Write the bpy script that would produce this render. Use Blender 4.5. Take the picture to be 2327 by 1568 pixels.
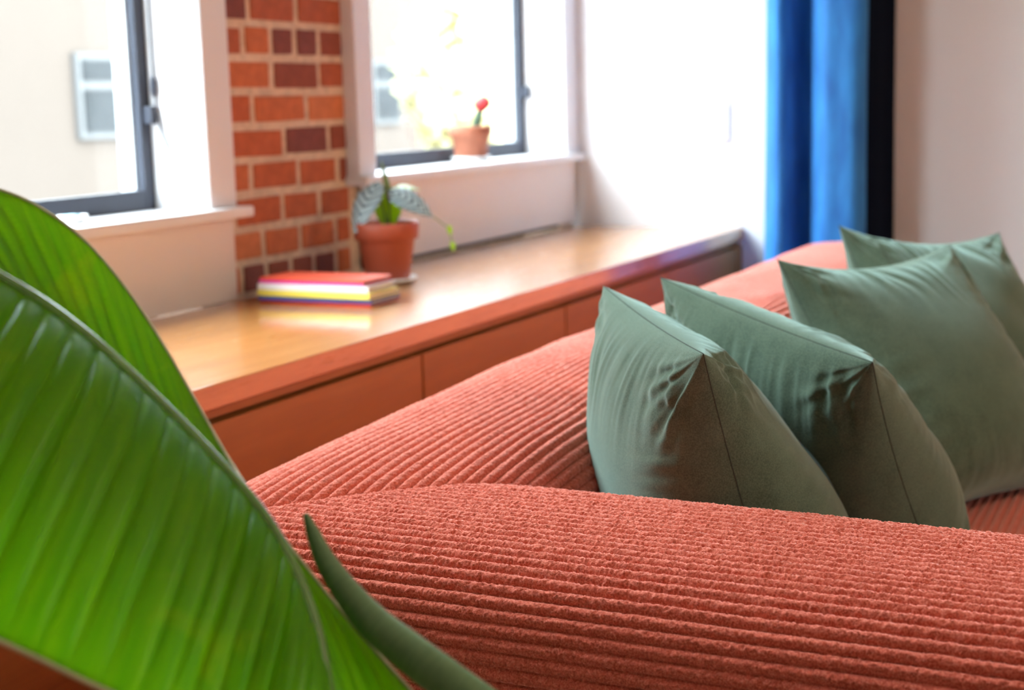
import bpy, bmesh, math, random
import numpy as np
from mathutils import Vector, Matrix

for o in list(bpy.data.objects):
    bpy.data.objects.remove(o, do_unlink=True)
SC = bpy.context.scene
COL = SC.collection
random.seed(7)

# ------------------------------------------------------------------ camera
W, H, F_PX = 2327, 1568, 3400.0
CAM_H = 0.95
A_, P_, R_ = math.radians(25.8048), math.radians(9.2976), math.radians(-1.5586)
fwd = np.array([math.cos(A_), math.sin(A_), 0.0])
rgt = np.array([math.sin(A_), -math.cos(A_), 0.0])
upv = np.array([0, 0, 1.0])
cF = fwd * math.cos(P_) - upv * math.sin(P_)
cU0 = upv * math.cos(P_) + fwd * math.sin(P_)
cR = rgt * math.cos(R_) + cU0 * math.sin(R_)
cU = -rgt * math.sin(R_) + cU0 * math.cos(R_)
cC = np.array([0, 0, CAM_H])
cam = bpy.data.cameras.new('camera')
cam.sensor_width = 36.0
cam.sensor_fit = 'HORIZONTAL'
cam.lens = 36.0 * F_PX / W
cam.clip_start = 0.02
cam.clip_end = 300
cam.dof.use_dof = True
cam.dof.focus_distance = 1.46
cam.dof.aperture_fstop = 5.0
cam_o = bpy.data.objects.new('camera', cam)
COL.objects.link(cam_o)
cam_o.matrix_world = Matrix(((cR[0], cU[0], -cF[0], 0), (cR[1], cU[1], -cF[1], 0), (cR[2], cU[2], -cF[2], CAM_H), (0, 0, 0, 1)))
SC.camera = cam_o

# ------------------------------------------------------------------ world, sun, exposure
world = bpy.data.worlds.new('sky')
SC.world = world
world.use_nodes = True
bg = world.node_tree.nodes['Background']
bg.inputs['Color'].default_value = (0.79, 0.90, 1.0, 1)
bg.inputs['Strength'].default_value = 7.9
sun = bpy.data.lights.new('sun', 'SUN')
sun.energy = 1.5
sun.angle = math.radians(3)
sun.color = (1.0, 0.95, 0.86)
sun_o = bpy.data.objects.new('sun', sun)
COL.objects.link(sun_o)
sun_o.rotation_euler = Vector((0.25, 0.75, -0.62)).to_track_quat('-Z', 'Y').to_euler()
SC.view_settings.view_transform = 'Standard'
SC.view_settings.look = 'None'
SC.view_settings.gamma = 1.0
SC.view_settings.use_curve_mapping = False
SC.view_settings.exposure = 1.85
SC.cycles.max_bounces = 8
SC.cycles.diffuse_bounces = 4
SC.cycles.transparent_max_bounces = 12
SC.cycles.adaptive_threshold = 0.02
SC.cycles.sample_clamp_indirect = 8.0

# ------------------------------------------------------------------ room dimensions
YW = 1.85          # window wall inner face
XE = 4.28          # end wall inner face
XB, YB = -2.6, -3.0
ZC = 2.75
ZB = 0.561         # bench top
YF = 1.300         # bench front
WINS = {1: (1.294, 2.417, 0.752), 2: (3.061, 4.184, 0.785)}
ZWT = 2.35
def portal(name, loc, rot, sx, sy):
    L = bpy.data.lights.new(name, 'AREA')
    L.shape = 'RECTANGLE'; L.size = sx; L.size_y = sy
    L.cycles.is_portal = True
    o = bpy.data.objects.new(name, L); COL.objects.link(o)
    o.location = loc; o.rotation_euler = rot
FILL_WINS = {3: (0.55, 0.75)}                              # unseen narrow window added for fill light, opposite side (Y = YB), z 0.8 .. 2.2
for a, b in FILL_WINS.values():
    portal('window_portal', ((a + b) / 2, YB - 0.2, 1.5), (math.radians(90), 0, 0), b - a, 1.4)
for k, (a, b, z) in WINS.items():
    portal('window_portal', ((a + b) / 2, YW + 0.19, (z + ZWT) / 2), (math.radians(-90), 0, 0), b - a, ZWT - z)

# ------------------------------------------------------------------ helpers
def ray(x, y):
    return cF + cR * (x - W / 2) / F_PX - cU * (y - H / 2) / F_PX
def atd(x, y, d):
    return cC + ray(x, y) * d
def ony(x, y, Y):
    r = ray(x, y); return cC + r * Y / r[1]
def onz(x, y, z):
    r = ray(x, y); return cC + r * (z - cC[2]) / r[2]

def hash01(*a):
    h = np.zeros(np.broadcast(*a).shape, dtype=np.uint64)
    for i, v in enumerate(a):
        h ^= (np.asarray(v).astype(np.int64).astype(np.uint64) * np.uint64([0x9E3779B97F4A7C15, 0xC2B2AE3D27D4EB4F, 0x165667B19E3779F9, 0x27D4EB2F165667C5][i]))
        h ^= h >> np.uint64(29); h *= np.uint64(0xBF58476D1CE4E5B9); h ^= h >> np.uint64(32)
    return (h & np.uint64(0xFFFFFF)).astype(np.float64) / float(0xFFFFFF)
def vnoise(x, y, seed=0):
    x = np.asarray(x, float); y = np.asarray(y, float)
    xi = np.floor(x); yi = np.floor(y); fx = x - xi; fy = y - yi
    fx = fx * fx * (3 - 2 * fx); fy = fy * fy * (3 - 2 * fy)
    s = np.full(xi.shape, seed)
    a = hash01(xi, yi, s); b = hash01(xi + 1, yi, s); c = hash01(xi, yi + 1, s); d = hash01(xi + 1, yi + 1, s)
    return (a * (1 - fx) + b * fx) * (1 - fy) + (c * (1 - fx) + d * fx) * fy - 0.5

def tag(o, label=None, cat=None, group=None, kind=None):
    if label: o['label'] = label
    if cat: o['category'] = cat
    if group: o['group'] = group
    if kind: o['kind'] = kind
    return o
def empty(name, loc=(0, 0, 0), rz=0):
    o = bpy.data.objects.new(name, None); COL.objects.link(o)
    o.location = loc; o.rotation_euler = (0, 0, rz); o.empty_display_size = 0.05
    return o
def link(name, me, mat=None, parent=None, smooth=False):
    o = bpy.data.objects.new(name, me); COL.objects.link(o)
    if mat is not None and not me.materials: me.materials.append(mat)
    if parent is not None: o.parent = parent
    if smooth:
        me.polygons.foreach_set('use_smooth', np.ones(len(me.polygons), dtype=bool))
    return o
def mesh_from(name, verts, faces):
    me = bpy.data.meshes.new(name); me.from_pydata([tuple(v) for v in verts], [], faces); me.update(); return me
def grid_mesh(name, P, closed_u=False, closed_v=False, flip=False, uv=None):
    """P: (n, m, 3) array -> quad grid, fast path"""
    n, m, _ = P.shape
    nu = n if closed_u else n - 1; mv = m if closed_v else m - 1
    I, J = np.meshgrid(np.arange(nu), np.arange(mv), indexing='ij')
    I2, J2 = (I + 1) % n, (J + 1) % m
    q = np.stack([I * m + J, I2 * m + J, I2 * m + J2, I * m + J2], -1).reshape(-1, 4)
    if flip: q = q[:, ::-1]
    me = bpy.data.meshes.new(name)
    me.vertices.add(n * m); me.vertices.foreach_set('co', P.reshape(-1).astype(np.float32))
    me.loops.add(q.size); me.loops.foreach_set('vertex_index', q.reshape(-1).astype(np.int32))
    me.polygons.add(len(q)); me.polygons.foreach_set('loop_start', np.arange(0, q.size, 4, dtype=np.int32))
    if uv is not None:
        l = me.uv_layers.new(name='UVMap'); l.data.foreach_set('uv', uv.reshape(-1, 2)[q.reshape(-1)].astype(np.float32).reshape(-1))
    me.update(calc_edges=True); me.validate()
    me.polygons.foreach_set('use_smooth', np.ones(len(me.polygons), dtype=bool))
    return me
def bm_box(bm, x0, x1, y0, y1, z0, z1, bev=0.0, seg=2):
    r = bmesh.ops.create_cube(bm, size=1.0)
    vs = r['verts']
    for v in vs:
        v.co.x = x0 if v.co.x < 0 else x1; v.co.y = y0 if v.co.y < 0 else y1; v.co.z = z0 if v.co.z < 0 else z1
    if bev > 0:
        es = list({e for v in vs for e in v.link_edges})
        bmesh.ops.bevel(bm, geom=es, offset=bev, segments=seg, affect='EDGES', profile=0.7)
def box(name, x0, x1, y0, y1, z0, z1, mat, parent=None, bev=0.002, seg=2):
    bm = bmesh.new(); bm_box(bm, min(x0, x1), max(x0, x1), min(y0, y1), max(y0, y1), min(z0, z1), max(z0, z1), bev, seg)
    me = bpy.data.meshes.new(name); bm.to_mesh(me); bm.free()
    return link(name, me, mat, parent)
def lathe(name, prof, mat, parent=None, n=40, loc=(0, 0, 0), wob=0.0):
    th = np.linspace(0, 2 * np.pi, n, endpoint=False); pr = np.array(prof)
    P = np.zeros((len(pr), n, 3))
    P[..., 0] = pr[:, 0:1] * np.cos(th)[None]; P[..., 1] = pr[:, 0:1] * np.sin(th)[None]; P[..., 2] = pr[:, 1:2]
    if wob: P[..., :2] *= (1 + wob * vnoise(np.cos(th) * 2 + 9, np.sin(th) * 2)[None, :, None])
    P += np.array(loc)
    return link(name, grid_mesh(name, P, closed_v=True, flip=True), mat, parent)
def tube(name, pts, rad, mat, parent=None, n=10, cap=True):
    pts = np.array(pts, float); k = len(pts); rad = np.broadcast_to(np.array(rad, float), (k,))
    T = np.gradient(pts, axis=0); T /= np.linalg.norm(T, axis=1)[:, None] + 1e-9
    ref = np.array([0, 0, 1.0]) if abs(T[0, 2]) < 0.9 else np.array([1.0, 0, 0])
    P = np.zeros((k, n, 3)); th = np.linspace(0, 2 * np.pi, n, endpoint=False)
    u = np.cross(T[0], ref); u /= np.linalg.norm(u)
    for i in range(k):
        u = u - T[i] * (u @ T[i]); u /= np.linalg.norm(u); v = np.cross(T[i], u)
        P[i] = pts[i] + rad[i] * (np.cos(th)[:, None] * u + np.sin(th)[:, None] * v)
    if cap:
        P = np.concatenate([np.repeat(pts[:1][None], n, 1).reshape(1, n, 3), P, np.repeat(pts[-1:][None], n, 1).reshape(1, n, 3)])
    return link(name, grid_mesh(name, P, closed_v=True), mat, parent)
def interp(pts, n):
    """Catmull-Rom-like resample of control points to n samples"""
    pts = np.array(pts, float); k = len(pts)
    t = np.linspace(0, k - 1, n); i = np.clip(np.floor(t).astype(int), 0, k - 2); f = (t - i)[:, None]
    p0 = pts[np.clip(i - 1, 0, k - 1)]; p1 = pts[i]; p2 = pts[i + 1]; p3 = pts[np.clip(i + 2, 0, k - 1)]
    return 0.5 * (2 * p1 + (p2 - p0) * f + (2 * p0 - 5 * p1 + 4 * p2 - p3) * f ** 2 + (3 * p1 - p0 - 3 * p2 + p3) * f ** 3)

# ------------------------------------------------------------------ materials
def srgb(r, g, b):
    f = lambda c: (c / 255 / 12.92) if c / 255 <= 0.04045 else ((c / 255 + 0.055) / 1.055) ** 2.4
    return (f(r), f(g), f(b), 1.0)
class NT:
    def __init__(s, name):
        s.m = bpy.data.materials.new(name); s.m.use_nodes = True; s.t = s.m.node_tree; s.n = s.t.nodes; s.n.clear()
        s.out = s.n.new('ShaderNodeOutputMaterial')
    def new(s, t, **k):
        n = s.n.new('ShaderNode' + t)
        for a, b in k.items(): setattr(n, a, b)
        return n
    def l(s, a, b): s.t.links.new(a, b)
    def set(s, node, **k):
        for a, b in k.items():
            sock = node.inputs[a.replace('_', ' ')]
            if hasattr(b, 'is_linked') or isinstance(b, bpy.types.NodeSocket): s.l(b, sock)
            else: sock.default_value = b
        return node
    def coord(s, scale=(1, 1, 1), rot=(0, 0, 0), kind='Object'):
        tc = s.new('TexCoord'); mp = s.new('Mapping')
        mp.inputs['Scale'].default_value = scale; mp.inputs['Rotation'].default_value = rot
        s.l(tc.outputs[kind], mp.inputs['Vector']); return mp.outputs['Vector']
    def noise(s, vec, scale, detail=2, rough=0.5, dist=0):
        n = s.new('TexNoise'); s.l(vec, n.inputs['Vector']); s.set(n, Scale=scale, Detail=detail, Roughness=rough, Distortion=dist); return n
    def ramp(s, fac, stops):
        r = s.new('ValToRGB'); s.l(fac, r.inputs['Fac']); e = r.color_ramp.elements
        while len(e) < len(stops): e.new(0.5)
        for el, (p, c) in zip(e, stops): el.position = p; el.color = c
        return r.outputs['Color']
    def mix(s, a, b, fac, mode='MIX'):
        m = s.new('Mix'); m.data_type = 'RGBA'; m.blend_type = mode
        for v, i in ((fac, 0), (a, 6), (b, 7)):
            if isinstance(v, bpy.types.NodeSocket): s.l(v, m.inputs[i])
            else: m.inputs[i].default_value = v
        return m.outputs[2]
    def bump(s, h, strength, dist, normal=None):
        b = s.new('Bump'); s.l(h, b.inputs['Height']); b.inputs['Strength'].default_value = strength; b.inputs['Distance'].default_value = dist
        if normal is not None: s.l(normal, b.inputs['Normal'])
        return b.outputs['Normal']
    def pbsdf(s, **k):
        p = s.new('BsdfPrincipled')
        for a, b in k.items():
            sock = p.inputs[a.replace('_', ' ')]
            if isinstance(b, bpy.types.NodeSocket): s.l(b, sock)
            else: sock.default_value = b
        s.l(p.outputs[0], s.out.inputs['Surface']); return p
def plain(name, col, rough=0.6, var=0.06, scale=20, bump=0.0, **k):
    n = NT(name); v = n.coord()
    c2 = tuple(max(0, x * (1 - var * 3)) for x in col[:3]) + (1,)
    nz = n.noise(v, scale, 4)
    c = n.ramp(nz.outputs['Fac'], [(0.3, c2), (0.7, col)])
    kw = dict(Base_Color=c, Roughness=rough, **k)
    if bump: kw['Normal'] = n.bump(nz.outputs['Fac'], bump, 0.002)
    n.pbsdf(**kw); return n.m
def wood(name, c_dark, c_mid, c_light, rough, coat=0.0, axis_scale=(1.2, 14, 14)):
    n = NT(name); v = n.coord(axis_scale)
    a = n.noise(v, 1.6, 6, 0.6, 1.2); b = n.noise(v, 9.0, 5, 0.7, 0.4)
    big = n.noise(n.coord((0.8, 3, 3)), 1.3, 3)
    c = n.ramp(a.outputs['Fac'], [(0.25, c_dark), (0.5, c_mid), (0.75, c_light)])
    c = n.mix(c, n.ramp(b.outputs['Fac'], [(0.35, c_dark), (0.6, c_light)]), 0.22)
    c = n.mix(c, n.ramp(big.outputs['Fac'], [(0.3, c_mid), (0.7, c_light)]), 0.35)
    n.pbsdf(Base_Color=c, Roughness=n.ramp(b.outputs['Fac'], [(0.2, (rough * .8,) * 3 + (1,)), (0.8, (rough * 1.2,) * 3 + (1,))]), Coat_Weight=coat, Coat_Roughness=0.10,
            Normal=n.bump(b.outputs['Fac'], 0.05, 0.001))
    return n.m
M = {}
M['white_wall'] = plain('white_wall_paint', srgb(226, 226, 227), 0.75, 0.01, 3, 0.04)
M['white_trim'] = plain('white_trim_paint', srgb(226, 224, 224), 0.35, 0.01, 6)
M['ceiling'] = plain('ceiling_paint', srgb(240, 238, 234), 0.9, 0.01, 4)
M['panel'] = plain('apron_panel_paint', srgb(226, 214, 206), 0.5, 0.01, 5)
M['dark_frame'] = plain('dark_window_frame', srgb(60, 64, 76), 0.5, 0.05, 12, Specular_IOR_Level=0.35)
M['gap_shade'] = plain('slot_shade_dark', srgb(40, 36, 36), 0.9, 0.05, 20)  # dark colour stands for the shade inside the gap
M['mould'] = plain('exterior_frame_grey', srgb(190, 192, 196), 0.5, 0.03, 9)
M['bench_top'] = wood('bench_top_wood', srgb(142, 82, 30), srgb(184, 120, 56), srgb(208, 146, 82), 0.30, 1.0)
M['bench_front'] = wood('bench_front_wood', srgb(122, 78, 30), srgb(146, 96, 40), srgb(164, 112, 54), 0.50, 0.03)
M['floor'] = wood('floor_wood', srgb(140, 112, 88), srgb(168, 138, 110), srgb(190, 162, 132), 0.4, 0.2)
M['mortar'] = plain('mortar', srgb(228, 202, 176), 0.95, 0.10, 60, 0.6)
BR = [srgb(204, 114, 70), srgb(194, 102, 62), srgb(212, 128, 82), srgb(150, 80, 62), srgb(134, 74, 66), srgb(180, 96, 64)]
M['bricks'] = [plain('brick_clay_%s' % n, c, 0.9, 0.09, 45, 0.5) for n, c in zip(('orange', 'red', 'light', 'dark', 'plum', 'rust'), BR)]
M['terracotta'] = plain('terracotta', srgb(176, 84, 56), 0.55, 0.05, 14, 0.1)
M['terracotta_pale'] = plain('terracotta_pale', srgb(166, 100, 74), 0.75, 0.06, 30, 0.15)
M['soil'] = plain('soil', srgb(70, 50, 40), 1.0, 0.2, 90, 0.8)
M['glaze'] = plain('white_glaze', srgb(235, 235, 232), 0.15, 0.01, 8)
M['switch'] = plain('switch_plastic', srgb(240, 240, 236), 0.3, 0.01, 8)
M['cactus_red'] = plain('cactus_red', srgb(205, 60, 62), 0.6, 0.08, 60, 0.4)
M['cactus_green'] = plain('cactus_green', srgb(46, 72, 40), 0.6, 0.1, 60, 0.3)
M['teal'] = plain('teal_glass', srgb(70, 150, 170), 0.2, 0.05, 20)
M['chain'] = plain('blind_cord', srgb(90, 90, 94), 0.5, 0.02, 20)
M['paper'] = plain('page_paper', srgb(226, 214, 200), 0.9, 0.05, 200)
for n_, c_ in dict(book_red=(214, 52, 52), book_blue=(60, 92, 178), book_yellow=(232, 214, 92), book_white=(232, 228, 226), book_magenta=(214, 60, 150), book_orange=(222, 84, 56)).items():
    M[n_] = plain(n_, srgb(*c_), 0.4, 0.02, 12)

def glass_mat():
    n = NT('window_glass'); t = n.new('BsdfTransparent'); g = n.new('BsdfGlossy'); g.inputs['Roughness'].default_value = 0.0
    nz = n.noise(n.coord(), 2.0); t.inputs['Color'].default_value = (0.96, 0.98, 0.97, 1)
    lw = n.new('LayerWeight'); lw.inputs['Blend'].default_value = 0.5
    pw = n.new('Math'); pw.operation = 'POWER'; n.l(lw.outputs['Facing'], pw.inputs[0]); pw.inputs[1].default_value = 5.0
    fr = n.new('Math'); fr.operation = 'MULTIPLY_ADD'; n.l(pw.outputs[0], fr.inputs[0]); fr.inputs[1].default_value = 0.5; fr.inputs[2].default_value = 0.02
    n.l(n.bump(nz.outputs['Fac'], 0.01, 0.001), g.inputs['Normal'])
    m = n.new('MixShader'); n.l(fr.outputs[0], m.inputs[0]); n.l(t.outputs[0], m.inputs[1]); n.l(g.outputs[0], m.inputs[2])
    n.l(m.outputs[0], n.out.inputs['Surface']); return n.m
M['glass'] = glass_mat()

def corduroy():
    n = NT('coral_corduroy'); v = n.coord()
    fine = n.noise(v, 520, 3, 0.65); mid = n.noise(v, 55, 3); big = n.noise(v, 5, 2)
    c = n.ramp(fine.outputs['Fac'], [(0.33, srgb(160, 62, 46)), (0.5, srgb(222, 110, 88)), (0.68, srgb(253, 168, 144))])
    c = n.mix(c, n.ramp(mid.outputs['Fac'], [(0.35, srgb(198, 84, 62)), (0.65, srgb(224, 108, 84))]), 0.25)
    c = n.mix(c, n.ramp(big.outputs['Fac'], [(0.35, srgb(202, 86, 64)), (0.7, srgb(220, 106, 82))]), 0.2)
    nb = n.bump(fine.outputs['Fac'], 0.8, 0.0012)
    p = n.pbsdf(Base_Color=c, Roughness=0.95, Specular_IOR_Level=0.1, Sheen_Weight=0.6, Sheen_Roughness=0.45, Sheen_Tint=srgb(255, 190, 176), Normal=nb)
    sh = n.new('BsdfSheen'); sh.inputs['Color'].default_value = (0.98, 0.66, 0.60, 1); sh.inputs['Roughness'].default_value = 0.28; n.l(nb, sh.inputs['Normal'])
    ad = n.new('AddShader'); n.l(p.outputs[0], ad.inputs[0]); n.l(sh.outputs[0], ad.inputs[1]); n.l(ad.outputs[0], n.out.inputs['Surface'])
    return n.m
M['cord'] = corduroy()
def velvet():
    n = NT('green_velvet'); v = n.coord()
    fine = n.noise(v, 650, 3, 0.6); mid = n.noise(v, 26, 4, 0.6); big = n.noise(v, 7, 3, 0.55, 0.6)
    c = n.ramp(fine.outputs['Fac'], [(0.34, srgb(46, 62, 48)), (0.66, srgb(128, 146, 120))])
    c = n.mix(c, n.ramp(mid.outputs['Fac'], [(0.3, srgb(54, 72, 58)), (0.7, srgb(104, 124, 104))]), 0.4)
    c = n.mix(c, n.ramp(big.outputs['Fac'], [(0.3, srgb(66, 84, 68)), (0.7, srgb(92, 112, 96))]), 0.4)
    n.pbsdf(Base_Color=c, Roughness=0.9, Specular_IOR_Level=0.1, Sheen_Weight=1.0, Sheen_Roughness=0.4, Sheen_Tint=srgb(190, 222, 212),
            Normal=n.bump(fine.outputs['Fac'], 0.45, 0.0010))
    return n.m
M['velvet'] = velvet()
M['velvet_seam'] = plain('cushion_seam_thread', srgb(58, 70, 60), 0.9, 0.05, 80)
def curtain_mat():
    n = NT('blue_velvet_curtain'); v = n.coord((1, 1, 0.25))
    a = n.noise(v, 30, 3)
    c = n.ramp(a.outputs['Fac'], [(0.3, srgb(16, 98, 172)), (0.7, srgb(40, 132, 206))])
    n.pbsdf(Base_Color=c, Roughness=0.7, Sheen_Weight=0.35, Sheen_Roughness=0.4, Sheen_Tint=srgb(150, 200, 240), Normal=n.bump(a.outputs['Fac'], 0.1, 0.002))
    return n.m
M['curtain'] = curtain_mat()
M['shaded_edge'] = plain('curtain_shade_navy', srgb(8, 16, 32), 0.9, 0.05, 20, Specular_IOR_Level=0.05)  # near-black colour paints the shade on the curtain's right side
def leaf_mat(name, cols, trans, tw=0.5, rough=0.35, vein=None, spots=None):
    """UV.x across blade (0 midrib .. 1 margin), UV.y along midrib"""
    n = NT(name); uv = n.coord((1, 1, 1), kind='UV')
    st = n.coord((2.2, 60, 1), kind='UV')
    a = n.noise(st, 1.0, 3, 0.6); b = n.noise(n.coord((1, 1, 1)), 9, 4, 0.6)
    c = n.ramp(a.outputs['Fac'], [(0.3, cols[0]), (0.7, cols[1])])
    c = n.mix(c, n.ramp(b.outputs['Fac'], [(0.35, cols[0]), (0.65, cols[1])]), 0.4)
    if vein:
        w = n.new('TexWave'); n.l(n.coord((0.5, 1.6, 1), (0, 0, 0.5), kind='UV'), w.inputs['Vector']); w.bands_direction = 'Y'; n.set(w, Scale=1.6, Distortion=2.5, Detail=2.0)
        f = n.ramp(w.outputs['Fac'], [(0.2, (0, 0, 0, 1)), (0.5, (1, 1, 1, 1))])
        c = n.mix(vein, c, f)
    p = n.new('BsdfPrincipled'); n.l(c, p.inputs['Base Color']); p.inputs['Roughness'].default_value = rough
    n.l(n.bump(a.outputs['Fac'], 0.15, 0.002), p.inputs['Normal'])
    t = n.new('BsdfTranslucent')
    tc = n.ramp(a.outputs['Fac'], [(0.3, trans[0]), (0.7, trans[1])])
    if spots:
        sp = n.noise(n.coord((1, 1, 1)), 13, 5, 0.7, 0.5)
        f = n.ramp(sp.outputs['Fac'], [(0.60, (0, 0, 0, 1)), (0.72, (0.8, 0.8, 0.8, 1))])
        tc = n.mix(tc, spots, f)
    n.l(tc, t.inputs['Color'])
    m = n.new('MixShader'); m.inputs[0].default_value = tw
    n.l(p.outputs[0], m.inputs[1]); n.l(t.outputs[0], m.inputs[2]); n.l(m.outputs[0], n.out.inputs['Surface'])
    return n.m
M['leaf'] = leaf_mat('banana_leaf_green', (srgb(50, 108, 20), srgb(84, 146, 34)), ((0.42, 0.84, 0.004, 1), (0.60, 0.95, 0.01, 1)), 0.72, 0.36, spots=(0.74, 0.98, 0.02, 1))
M['leaf_under'] = leaf_mat('banana_leaf_grey_green', (srgb(96, 128, 84), srgb(124, 152, 104)), (srgb(110, 170, 40), srgb(140, 190, 60)), 0.2, 0.45)
M['midrib'] = plain('leaf_midrib', srgb(98, 142, 62), 0.12, 0.06, 30, Coat_Weight=0.6)
M['leaf_edge'] = plain('leaf_margin', srgb(200, 196, 150), 0.5, 0.05, 30)
M['silver_leaf'] = leaf_mat('silver_alocasia_leaf', (srgb(150, 180, 184), srgb(208, 222, 222)), (srgb(90, 120, 70), srgb(120, 150, 90)), 0.12, 0.35, vein=srgb(44, 66, 66))
M['lime_leaf'] = leaf_mat('lime_leaf', (srgb(136, 166, 30), srgb(176, 200, 50)), (srgb(180, 214, 20), srgb(206, 230, 40)), 0.5, 0.4)
M['stem'] = plain('green_stem', srgb(120, 140, 80), 0.5, 0.05, 40)

# ------------------------------------------------------------------ setting: shell
def struct(o): o['kind'] = 'structure'; return o
struct(box('floor', XB, XE, YB, YW, -0.08, 0.0, M['floor'], bev=0))
struct(box('ceiling', XB, XE, YB, YW, ZC, ZC + 0.08, M['ceiling'], bev=0))
struct(box('wall_back', XE, XE + 0.15, YB, YW + 0.17, -0.08, ZC + 0.08, M['white_wall'], bev=0))
struct(box('wall_front', XB - 0.15, XB, YB, YW + 0.17, -0.08, ZC + 0.08, M['white_wall'], bev=0))
bm = bmesh.new(); prev = XB - 0.15
for a, b in FILL_WINS.values():
    bm_box(bm, prev, a, YB - 0.15, YB, -0.08, ZC + 0.08); bm_box(bm, a, b, YB - 0.15, YB, -0.08, 0.8); bm_box(bm, a, b, YB - 0.15, YB, 2.2, ZC + 0.08); prev = b
bm_box(bm, prev, XE + 0.15, YB - 0.15, YB, -0.08, ZC + 0.08)
me = bpy.data.meshes.new('wall_right'); bm.to_mesh(me); bm.free(); struct(link('wall_right', me, M['white_wall']))
bm = bmesh.new()
xs = sorted(WINS.values())
PX0, PX1 = 2.500, 2.985                                            # the bare brick pier
prev = XB - 0.15
for (a, b, z) in xs:
    bm_box(bm, prev, a, YW + 0.008 if prev > 2 and a < 3.2 else YW, YW + 0.17, -0.08, ZC + 0.08)
    bm_box(bm, a, b, YW + 0.12, YW + 0.17, -0.08, z - 0.02)
    bm_box(bm, a, b, YW, YW + 0.17, ZWT, ZC + 0.08)
    prev = b
bm_box(bm, prev, XE + 0.15, YW, YW + 0.17, -0.08, ZC + 0.08)
me = bpy.data.meshes.new('wall_left'); bm.to_mesh(me); bm.free()
wall_left = struct(link('wall_left', me, M['mortar']))
# bricks of the pier, each its own child of the wall; joints recessed 9 mm
COURSE = 0.0706
brick_meshes = {}
def brick_mesh(L, mi):
    key = (round(L, 3), mi)
    if key not in brick_meshes:
        bm = bmesh.new(); bm_box(bm, -L / 2, L / 2, 0, 0.05, -0.0272, 0.0272, 0.006, 2)
        rr = random.Random(hash(key))
        for v in bm.verts: v.co += Vector((rr.uniform(-1, 1), rr.uniform(-1, 1) * 0.5, rr.uniform(-1, 1))) * 0.0012
        m_ = bpy.data.meshes.new('brick'); bm.to_mesh(m_); bm.free(); m_.materials.append(M['bricks'][mi]); brick_meshes[key] = m_
    return brick_meshes[key]
# rows from the bench upwards: list of (width m, colour index); joints 13 mm; widths follow the photograph's bond
rows = [[(.045, 0), (.072, 4), (.075, 3), (.075, 3), (.075, 4), (.055, 0)],
        [(.125, 2), (.118, 0), (.125, 0), (.05, 1)],
        [(.03, 0), (.145, 1), (.120, 1), (.105, 5)],
        [(.095, 0), (.155, 1), (.14, 1), (.03, 3)],
        [(.022, 2), (.170, 1), (.148, 4), (.06, 3)],
        [(.105, 1), (.170, 0), (.135, 2)],
        [(.175, 0), (.150, 3), (.085, 5)],
        [(.090, 5), (.078, 0), (.072, 4), (.072, 4), (.085, 3)],
        [(.105, 4), (.145, 5), (.155, 5)],
        [(.06, 1), (.165, 0), (.160, 2)]]
rb = random.Random(3)
n_rows = int((ZC - ZB) / COURSE) + 1
for k in range(-1, n_rows):
    z = ZB + COURSE * (k + 0.5) - 0.004
    if z + 0.035 > ZC: break
    if 0 <= k < len(rows): row = rows[k]
    else:
        row = [(.19, rb.randrange(6)), (.19, rb.randrange(6)), (.06, rb.randrange(6))]
        if k % 2: row = row[::-1]
    tot = sum(w for w, _ in row) + 0.017 * (len(row) - 1)
    s = (PX1 - PX0 - 0.017 * (len(row) - 1)) / sum(w for w, _ in row)
    x = PX0
    for w, mi in row:
        L = w * s
        o = link('brick', brick_mesh(L, mi), None, wall_left)
        o.location = (x + L / 2, YW + rb.uniform(0.003, 0.006), z + rb.uniform(-.002, .002))
        o.rotation_euler = (rb.uniform(-.01, .01), rb.uniform(-.012, .012), rb.uniform(-.012, .012))
        x += L + 0.017

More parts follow.
